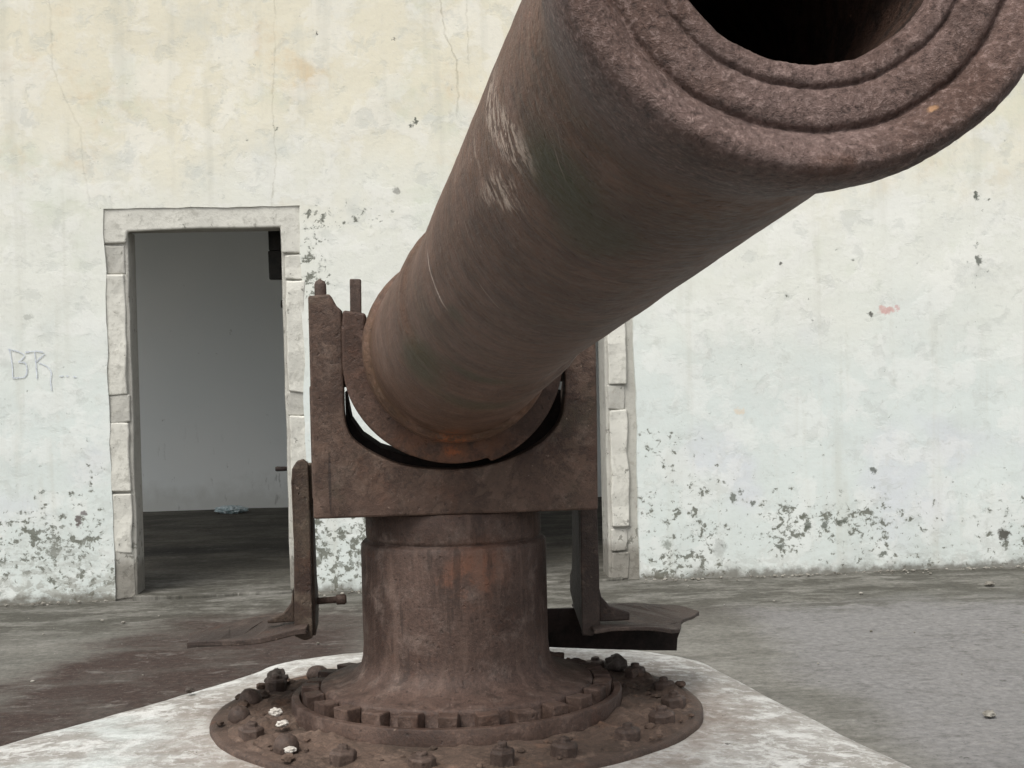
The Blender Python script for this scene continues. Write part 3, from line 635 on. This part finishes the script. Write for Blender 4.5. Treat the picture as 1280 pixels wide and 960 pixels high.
# base plate and its holding-down bolts
bm = bmesh.new()
lathe(bm, [(.40, .286), (.716, .286), (.716, .303), (.711, .309), (.70, .311), (.484, .311), (.47, .30)], 120, Matrix.Translation((PX, PY, 0)), lambda a, s, i: .004*noise.noise((math.cos(a)*7, math.sin(a)*7, 2)) if i in (1, 2, 3) else 0)
bp = link('base_plate', bm, M['plate'], gun, smooth=True); bp.modifiers.new('edges', 'EDGE_SPLIT').split_angle = R(50)
NB = 20
for k in range(NB):
    a = 2*math.pi*(k+.35)/NB+.05*noise.noise((k*2.1, 0, 0)); r = .632+.012*noise.noise((k*3.7, 5, 0))
    hgt = .036+.018*random.random(); rad = .031+.005*random.random()
    bm = bmesh.new()
    if k in (7, 9, 10, 12):      # domed, rust-swollen head
        lathe(bm, [(rad*.7, 0), (rad, .006), (rad*1.03, hgt*.5), (rad*.85, hgt*.85), (rad*.5, hgt*1.05), (.002, hgt*1.12)], 16)
    else:               # worn hexagon nut with a stud end
        lathe(bm, [(rad*1.05, 0), (rad*1.08, hgt*.7), (rad*.92, hgt*.86), (rad*.45, hgt*.88), (rad*.42, hgt*1.15), (.002, hgt*1.2)], 6 if k % 2 else 8)
    rough_up(bm, .0035, 30, k*1.9)
    bm.transform(Matrix.Translation((PX+r*math.cos(a), PY+r*math.sin(a), .309)) @ Matrix.Rotation(random.random()*2, 4, 'Z') @ Matrix.Rotation(.12*(random.random()-.5), 4, 'X'))
    link('bolt', bm, M['bolt'], bp, bevel=.003, smooth=(k in (7, 9, 10, 12)))

# carriage: front yoke plate, back plate, cheeks, floor
U = smooth_path([(.486, 1.30), (.484, 1.225), (.466, 1.150), (.400, 1.088), (.288, 1.043), (.160, 1.030), (.024, 1.048), (-.084, 1.104), (-.120, 1.160), (-.1245, 1.25)], 7)
outl = [(-.216, .905), (.570, .905), (.574, 1.20), (.575, 1.516), (.520, 1.522), (.505, 1.490), (.487, 1.476)]+U+[(-.124, 1.474), (-.140, 1.489), (-.156, 1.520), (-.215, 1.516)]
bm = bmesh.new(); prism(bm, outl, 4.008, 4.085)
yk = link('yoke_plate', bm, M['yoke'], gun, bevel=.006)
def stud(name, x, y, z0, z1, r, square, parent, mat):
    bm = bmesh.new()
    if square: box(bm, x-r, x+r, y-r, y+r, z0, z1)
    else: lathe(bm, [(r*.95, z0), (r, z0+.01), (r, z1-r), (r*.8, z1-r*.45), (r*.4, z1-.004), (.001, z1)], 14, Matrix.Translation((x, y, 0)))
    rough_up(bm, .002, 30, x*9)
    return link(name, bm, mat, parent, smooth=not square, bevel=.003 if square else 0)
stud('stud', -.183, 4.046, 1.515, 1.564, .0165, False, yk, M['bolt']); stud('stud', .541, 4.046, 1.517, 1.564, .0165, False, yk, M['bolt'])
bm = bmesh.new()
prism(bm, [(-.20, .942), (.555, .942), (.555, 1.06), (.48, 1.01), (.40, .99), (0, .985), (-.10, 1.0), (-.20, 1.06)], 4.70, 4.76)
link('back_plate', bm, M['yoke'], gun, bevel=.006)
for x0, x1 in ((-.2225, -.172), (.530, .581)):
    bm = bmesh.new(); prism(bm, [(4.087, .95), (4.66, .95), (4.72, 1.00), (4.72, 1.10), (4.45, 1.26), (4.087, 1.27)], x0, x1, 'x')
    link('cheek', bm, M['yoke'], gun, bevel=.006)
bm = bmesh.new(); box(bm, -.200, .555, 4.087, 4.70, .906, .941); link('carriage_floor', bm, M['shade_iron'], gun, bevel=.004)
bm = bmesh.new(); prism(bm, [(-.125, .942), (.49, .942), (.49, 1.24), (.465, 1.20), (.43, 1.15), (.36, 1.09), (.27, 1.062), (.16, 1.055), (.05, 1.060), (-.029, 1.086), (-.081, 1.124), (-.112, 1.170), (-.118, 1.205), (-.126, 1.25)], 4.15, 4.40)
link('elevating_gear', bm, M['shade_iron'], gun, bevel=.01)  # profile shaped to keep the yoke gap dark; black colour carries the shade
# cradle ring carrying the barrel between the trunnions
ci, co, cxx, czz = .237, .302, PX, 1.337
def cr(r, a, z=None): return (cxx+r*math.cos(R(a)), (z or czz)+r*math.sin(R(a)))
out = []
for a in range(180, 361, 4):
    rr = co
    rr = co-.013*max(0, min(1, (a-200)/50)) if a < 292 else co
    out.append(cr(rr, a))
    if a == 288: out.append(cr(co, a+.5))
inn = [cr(ci, a, 1.357) for a in range(360, 179, -4)]
bm = bmesh.new(); prism(bm, [(cxx-.296, 1.474), (cxx-.302, 1.42)]+out+[(cxx+.302, 1.42), (cxx+.296, 1.474), (cxx+.245, 1.474), (cxx+.240, 1.40)]+inn+[(cxx-.240, 1.40), (cxx-.235, 1.464)], 3.975, 4.19)
cd = link('cradle', bm, M['cradle'], gun, bevel=.006)
stud('stud', cxx-.262, 4.03, 1.465, 1.560, .0155, True, cd, M['bolt']); stud('stud', cxx+.262, 4.03, 1.465, 1.560, .0155, True, cd, M['bolt'])
for sgn in (-1, 1):
    bm = bmesh.new(); lathe(bm, [(.075, 0), (.075, .11)], 28, Matrix.Translation((cxx+sgn*.236, 4.26, 1.334)) @ Matrix.Rotation(sgn*math.pi/2, 4, 'Y'), close=True)
    link('trunnion', bm, M['cradle'], cd, smooth=False)

# barrel: one turned surface from breech to muzzle, lip, grooves and down the bore
SM = 3.4724
prof = [(.02, -1.0), (.10, -1.03), (.16, -1.0), (.215, -.95), (.236, -.88), (.240, -.80)]
prof += [(.240+.006*(i/10), -.8+1.1*i/10) for i in range(1, 11)]
prof += [(.2520, .33), (.2525, .400), (.2515, .416), (.2470, .428), (.2370, .432), (.2310, .440), (.2295, .47), (.2275, .55), (.2235, .66)]
prof += [(.2235+(.1985-.2235)*i/10, .66+.54*i/10) for i in range(1, 11)]
prof += [(.1925, 1.35), (.1872, 1.485), (.1866, 1.500), (.1850, 1.510), (.1838, 1.525), (.1835, 1.545), (.1815, 1.565), (.1760, 1.585), (.1715, 1.61), (.1690, 1.65)]
prof += [(.1610+(.1310-.1610)*(s_-2.0)/1.39, s_) for s_ in (1.70, 1.76, 1.82, 1.88, 1.94)]
def chase(s): return .1610+(.1310-.1610)*(s-2.0)/(3.39-2.0)
prof += [(chase(2.0+1.29*i/30), 2.0+1.29*i/30) for i in range(31)]
prof += [(.1320, 3.315), (.1330, 3.335), (.1348, 3.352), (.1376, 3.368), (.1408, 3.384), (.1438, 3.400), (.1464, 3.418), (.1484, 3.436), (.1496, 3.453), (.1499, 3.466), (.1490, 3.474), (.1472, 3.4808), (.1445, 3.4852), (.1412, 3.4868), (.1375, 3.4862), (.1335, 3.4840), (.1298, 3.4808), (.1262, 3.4770), (.1240, 3.4742), (.1228, 3.4720), (.1218, 3.4700), (.1209, 3.4685), (.1201, 3.4692), (.1192, 3.4712), (.1180, 3.4726), (.1160, 3.4736), (.1130, 3.4741), (.1080, 3.4741), (.1030, 3.4734), (.0998, 3.4724), (.0982, 3.4712), (.0972, 3.4692), (.0962, 3.4675), (.0954, 3.4684), (.0946, 3.4702), (.0930, 3.4714), (.0905, 3.4718), (.0875, 3.4714), (.0850, 3.4704), (.0832, 3.4686), (.0818, 3.4650), (.0812, 3.4600)]
nb = len(prof)
prof += [(.0808, 3.4600-.02-(i*i)*.0026) for i in range(1, 34)]+[(.001, .62)]
SEG = 288
def uvb(k, i):
    a = 360.*k/SEG
    r, s = prof[i]
    v = s if i < nb-1 else 3.66+(3.46-s)        # the bore carries on past the muzzle
    return ((a-360.)/100., v)
def jb(a, s, i):
    if i >= nb+2: return 0.
    c, n = math.cos(a), math.sin(a); k = 1.
    base = .0012*noise.noise((c*4, n*4, s*5))
    if s > 3.28: base += .0003*noise.noise((c*14, n*14, s*60))+.0005*noise.noise((c*40, n*40, s*150))
    else: base += .0006*noise.noise((c*14, n*14, s*24))
    return base
bm = bmesh.new()
lathe(bm, prof, SEG, Matrix(), jb, uvb)
for v in bm.verts:           # dent the muzzle face along the axis as well
    if v.co.z > 3.455 and v.co.to_2d().length > .078:
        v.co.z += .0004*noise.noise(v.co*70)+.0005*noise.noise(v.co*180)
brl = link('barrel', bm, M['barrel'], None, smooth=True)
brl.matrix_world = Matrix((( E1.x, E2.x, AX.x, PX), (E1.y, E2.y, AX.y, PY), (E1.z, E2.z, AX.z, ZT), (0, 0, 0, 1)))
loc, rot, _ = brl.matrix_world.decompose()
brl.parent = gun; brl.matrix_parent_inverse = world(gun).inverted(); brl.location = loc; brl.rotation_euler = rot.to_euler()

# step brackets hanging from the carriage cheeks
bm = bmesh.new()
pts = [(-.291, .546), (-.286, .80), (-.289, .99), (-.284, 1.028), (-.270, 1.050), (-.252, 1.056), (-.238, 1.045), (-.236, .90), (-.238, .54), (-.262, .532)]
prism(bm, pts, 4.215, 4.245)
prism(bm, [(4.246, .54), (4.246, 1.04), (4.30, 1.04), (4.315, .70), (4.39, .66), (4.40, .60), (4.36, .555)], -.2475, -.2290, 'x')
prism(bm, [(-.292, .680), (-.302, .636), (-.325, .608), (-.372, .592), (-.372, .581), (-.292, .581)], 4.25, 4.275)
rough_up(bm, .004, 12, 2)
br = link('step_bracket', bm, M['bracketl'], gun, bevel=.005); tag(br, 'left step bracket, lichened and rising above its cheek')
bm = bmesh.new()
prism(bm, [(-.25, 4.16), (-.25, 4.50), (-.36, 4.50), (-.50, 4.47), (-.62, 4.42), (-.605, 4.26), (-.47, 4.17), (-.38, 4.14), (-.30, 4.15)], .562, .580, 'z')
bmesh.ops.triangulate(bm, faces=bm.faces[:]); bmesh.ops.subdivide_edges(bm, edges=bm.edges[:], cuts=3)
for v in bm.verts: v.co.z -= max(0, -.27-v.co.x)*.14
rough_up(bm, .010, 8, 5); link('foot_plate', bm, M['bracketr'], br, bevel=.004)
bm = bmesh.new(); lathe(bm, [(.001, 0), (.010, 0), (.010, .055), (.015, .057), (.016, .080), (.011, .086), (.001, .086)], 14, Matrix.Translation((-.228, 4.30, .632)) @ Matrix.Rotation(R(88), 4, 'Y'))
link('pin', bm, M['bolt'], br, smooth=True)
bm = bmesh.new()
prism(bm, [(.548, .904), (.596, .904), (.598, .70), (.597, .535), (.575, .512), (.545, .516), (.545, .70)], 4.212, 4.240)
prism(bm, [(4.241, .52), (4.241, .904), (4.42, .904), (4.42, .74), (4.45, .68), (4.50, .655), (4.50, .60), (4.40, .555)], .5460, .5620, 'x')
prism(bm, [(.600, .660), (.608, .620), (.632, .592), (.690, .572), (.690, .548), (.600, .548)], 4.245, 4.27)
rough_up(bm, .003, 12, 8)
br2 = link('step_bracket', bm, M['bracketr'], gun, bevel=.005)
bm = bmesh.new()
prism(bm, [(.566, 4.14), (.62, 4.17), (.72, 4.155), (.80, 4.15), (.83, 4.20), (.855, 4.30), (.93, 4.45), (.955, 4.53), (.90, 4.605), (.74, 4.61), (.566, 4.61)], .533, .545, 'z')
bmesh.ops.triangulate(bm, faces=bm.faces[:]); bmesh.ops.subdivide_edges(bm, edges=bm.edges[:], cuts=3)
for v in bm.verts: v.co.z -= max(0, v.co.x-.66)*.09
rough_up(bm, .010, 9, 3); link('foot_plate', bm, M['bracketr'], br2, bevel=.004)
bm = bmesh.new()
prism(bm, [(.46, .528), (.66, .524), (.915, .500), (.905, .470), (.915, .440), (.905, .415), (.90, .375), (.80, .380), (.62, .392), (.46, .405)], 4.612, 4.630)
rough_up(bm, .004, 9, 6); link('skirt_plate', bm, M['shade_iron'], br2)  # black colour stands for the deep shade under the foot plate

# ------------------------------------------------------------------ rust dirt heaped on the base plate
bm = bmesh.new()
NA, NR = 150, 16
gr = {}
for i in range(NA):
    a = 2*math.pi*i/NA
    for j in range(NR+1):
        u = j/NR
        ro = .700+.022*noise.noise((math.cos(a)*5, math.sin(a)*5, 2))
        r = .4835+(ro-.4835)*u
        x, y = PX+r*math.cos(a), PY+r*math.sin(a)
        side = .55+.75*max(0, abs(math.cos(a)))*.8
        h = .3125+side*(.020*max(0, noise.noise((x*9, y*9, 0))+.15)+.010*noise.noise((x*25, y*25, 4))+.006*noise.noise((x*60, y*60, 7)))+.010*(1-u)
        h = .306+(h-.306)*min(1, (1-u)*5+.1) if u > .8 else h
        gr[i, j] = bm.verts.new((x, y, max(h, .3045)))
for i in range(NA):
    for j in range(NR): bm.faces.new((gr[i, j], gr[(i+1) % NA, j], gr[(i+1) % NA, j+1], gr[i, j+1]))
def lump(bm, c, r, seed, flat=.7, sub=2):
    q = bmesh.ops.create_icosphere(bm, subdivisions=sub, radius=r)['verts']
    for v in q:
        p = v.co.normalized(); v.co *= 1+.38*noise.noise(p*1.7+Vector((seed, 0, 0)))+.15*noise.noise(p*4+Vector((0, seed, 0)))
        v.co.z *= flat; v.co += Vector(c)
for k in range(120):
    a = random.uniform(0, 2*math.pi); r = random.uniform(.495, .70)
    if abs(math.sin(a)) > .85 and random.random() < .5: continue
    s = random.choice((.005, .007, .009, .012, .017))
    lump(bm, (PX+r*math.cos(a), PY+r*math.sin(a), .318+s*.4), s, k*1.3)
tag(link('rust_dirt', bm, M['dirt'], smooth=False), 'rust flakes and dirt heaped on the base plate round the pedestal', 'dirt', kind='stuff')
# loose stones one can pick out
def stone(name, c, r, mat, label, seed, flat=.65):
    bm = bmesh.new(); lump(bm, (0, 0, 0), r, seed, flat, 4)
    rough_up(bm, r*.12, 2.2/r, seed)
    o = link(name, bm, mat, smooth=True); o.location = c; o.rotation_euler.z = seed
    return tag(o, label, 'stone')
stone('stone', (-.345, 4.165, .342), .017, M['rubble'], 'small white stone left of the pedestal, upper of the two close together', 1.1)
stone('stone', (-.318, 4.035, .340), .017, M['rubble'], 'small white stone just below another at the left of the pedestal', 4.3, .5)
stone('stone', (-.282, 3.80, .330), .015, M['rubble'], 'white chip near the lower left rim of the base plate', 7.7, .5)
stone('stone', (-.375, 4.60, .338), .036, M['darkstone'], 'dark grey lump standing on the back left rim of the base plate', 3.2, .9)
stone('stone', (.705, 4.63, .338), .034, M['darkstone'], 'dark lump of rust at the back right of the base plate', 5.2, .8)
stone('stone', (-.66, 4.70, .296), .014, M['darkstone'], 'small dark pebble on the white left edge of the platform', 2.5, .6)

# debris along the foot of the wall and over the yard: too many to count
bm = bmesh.new()
for k in range(520):
    x = random.uniform(-2.5, 4.1)
    if random.random() < .86: y = WY-.02-abs(random.gauss(0, .05))
    else: y = random.uniform(5.6, 8.3)
    if hole(x, 1) and y > WY-.2: continue
    if -1.7 < x < 1.4 and y < 5.6: continue
    s = random.choice((.003, .004, .006, .009))*random.uniform(.8, 1.4)
    lump(bm, (x, y, s*.2), s, k*.9, .6)
tag(link('debris', bm, M['grit']), 'crumbs of plaster and grit lying along the foot of the wall', 'debris', kind='stuff')
stone('stone', (3.28, 7.78, .010), .026, M['grit'], 'pale broken stone on the cement near the right wall foot', 9.1, .5)
stone('stone', (2.12, 5.05, .008), .022, M['grit'], 'pale stone on the grey cement low at the right', 6.4, .5)

# crumpled plastic on the floor of the dark room
bm = bmesh.new(); bmesh.ops.create_icosphere(bm, subdivisions=4, radius=.085)
for v in bm.verts:
    p = v.co.normalized(); v.co *= 1+.35*noise.noise(p*2.6)+.25*abs(noise.noise(p*6)); v.co.z *= .38; v.co.x *= 1.5
o = link('plastic_bag', bm, M['plastic']); o.location = (-1.42, 12.98, .03)
tag(o, 'crumpled pale blue plastic bag on the floor of the dark room', 'plastic bag')

# ------------------------------------------------------------------ camera
fwd = Vector((.08397629, .99625138, -.02076485)); rt = Vector((.996129, -.08447283, -.02431762)); up = Vector((.02598053, .01864236, .99948861))
cam = bpy.data.cameras.new('camera'); co_ = bpy.data.objects.new('camera', cam); COL.objects.link(co_)
cam.sensor_width = 36; cam.lens = 51.17; cam.clip_start = .05; cam.clip_end = 500
co_.matrix_world = Matrix(((rt.x, up.x, -fwd.x, 0), (rt.y, up.y, -fwd.y, 0), (rt.z, up.z, -fwd.z, 1.34461), (0, 0, 0, 1)))
sc.camera = co_

# ------------------------------------------------------------------ light
SUN_DIR = Vector((-.42, -.60, 1.10)).normalized()           # towards the (veiled) sun: high, front left
w = bpy.data.worlds.new('World'); sc.world = w; w.use_nodes = True
nt = w.node_tree; bg = nt.nodes['Background']
sky = nt.nodes.new('ShaderNodeTexSky'); sky.sky_type = 'NISHITA'; sky.sun_disc = False
sky.sun_elevation = math.asin(SUN_DIR.z); sky.sun_rotation = math.atan2(SUN_DIR.x, SUN_DIR.y)
sky.dust_density = 4; sky.air_density = 1.; sky.ozone_density = 1.
hs = nt.nodes.new('ShaderNodeHueSaturation'); hs.inputs['Saturation'].default_value = .14
nt.links.new(sky.outputs[0], hs.inputs['Color']); nt.links.new(hs.outputs[0], bg.inputs[0]); bg.inputs[1].default_value = .15
sun = bpy.data.lights.new('sun', 'SUN'); so = bpy.data.objects.new('sun', sun); COL.objects.link(so)
sun.energy = 1.4; sun.angle = R(30); sun.color = (1, .96, .89)
so.rotation_euler = SUN_DIR.to_track_quat('Z', 'Y').to_euler(); so.location = (-3, -4, 9)
sc.view_settings.view_transform = 'Standard'; sc.view_settings.look = 'None'; sc.view_settings.gamma = 1
sc.view_settings.use_curve_mapping = False; sc.view_settings.exposure = .46
sc.render.engine = 'CYCLES'
sc.cycles.max_bounces = 8; sc.cycles.diffuse_bounces = 5; sc.cycles.use_denoising = True
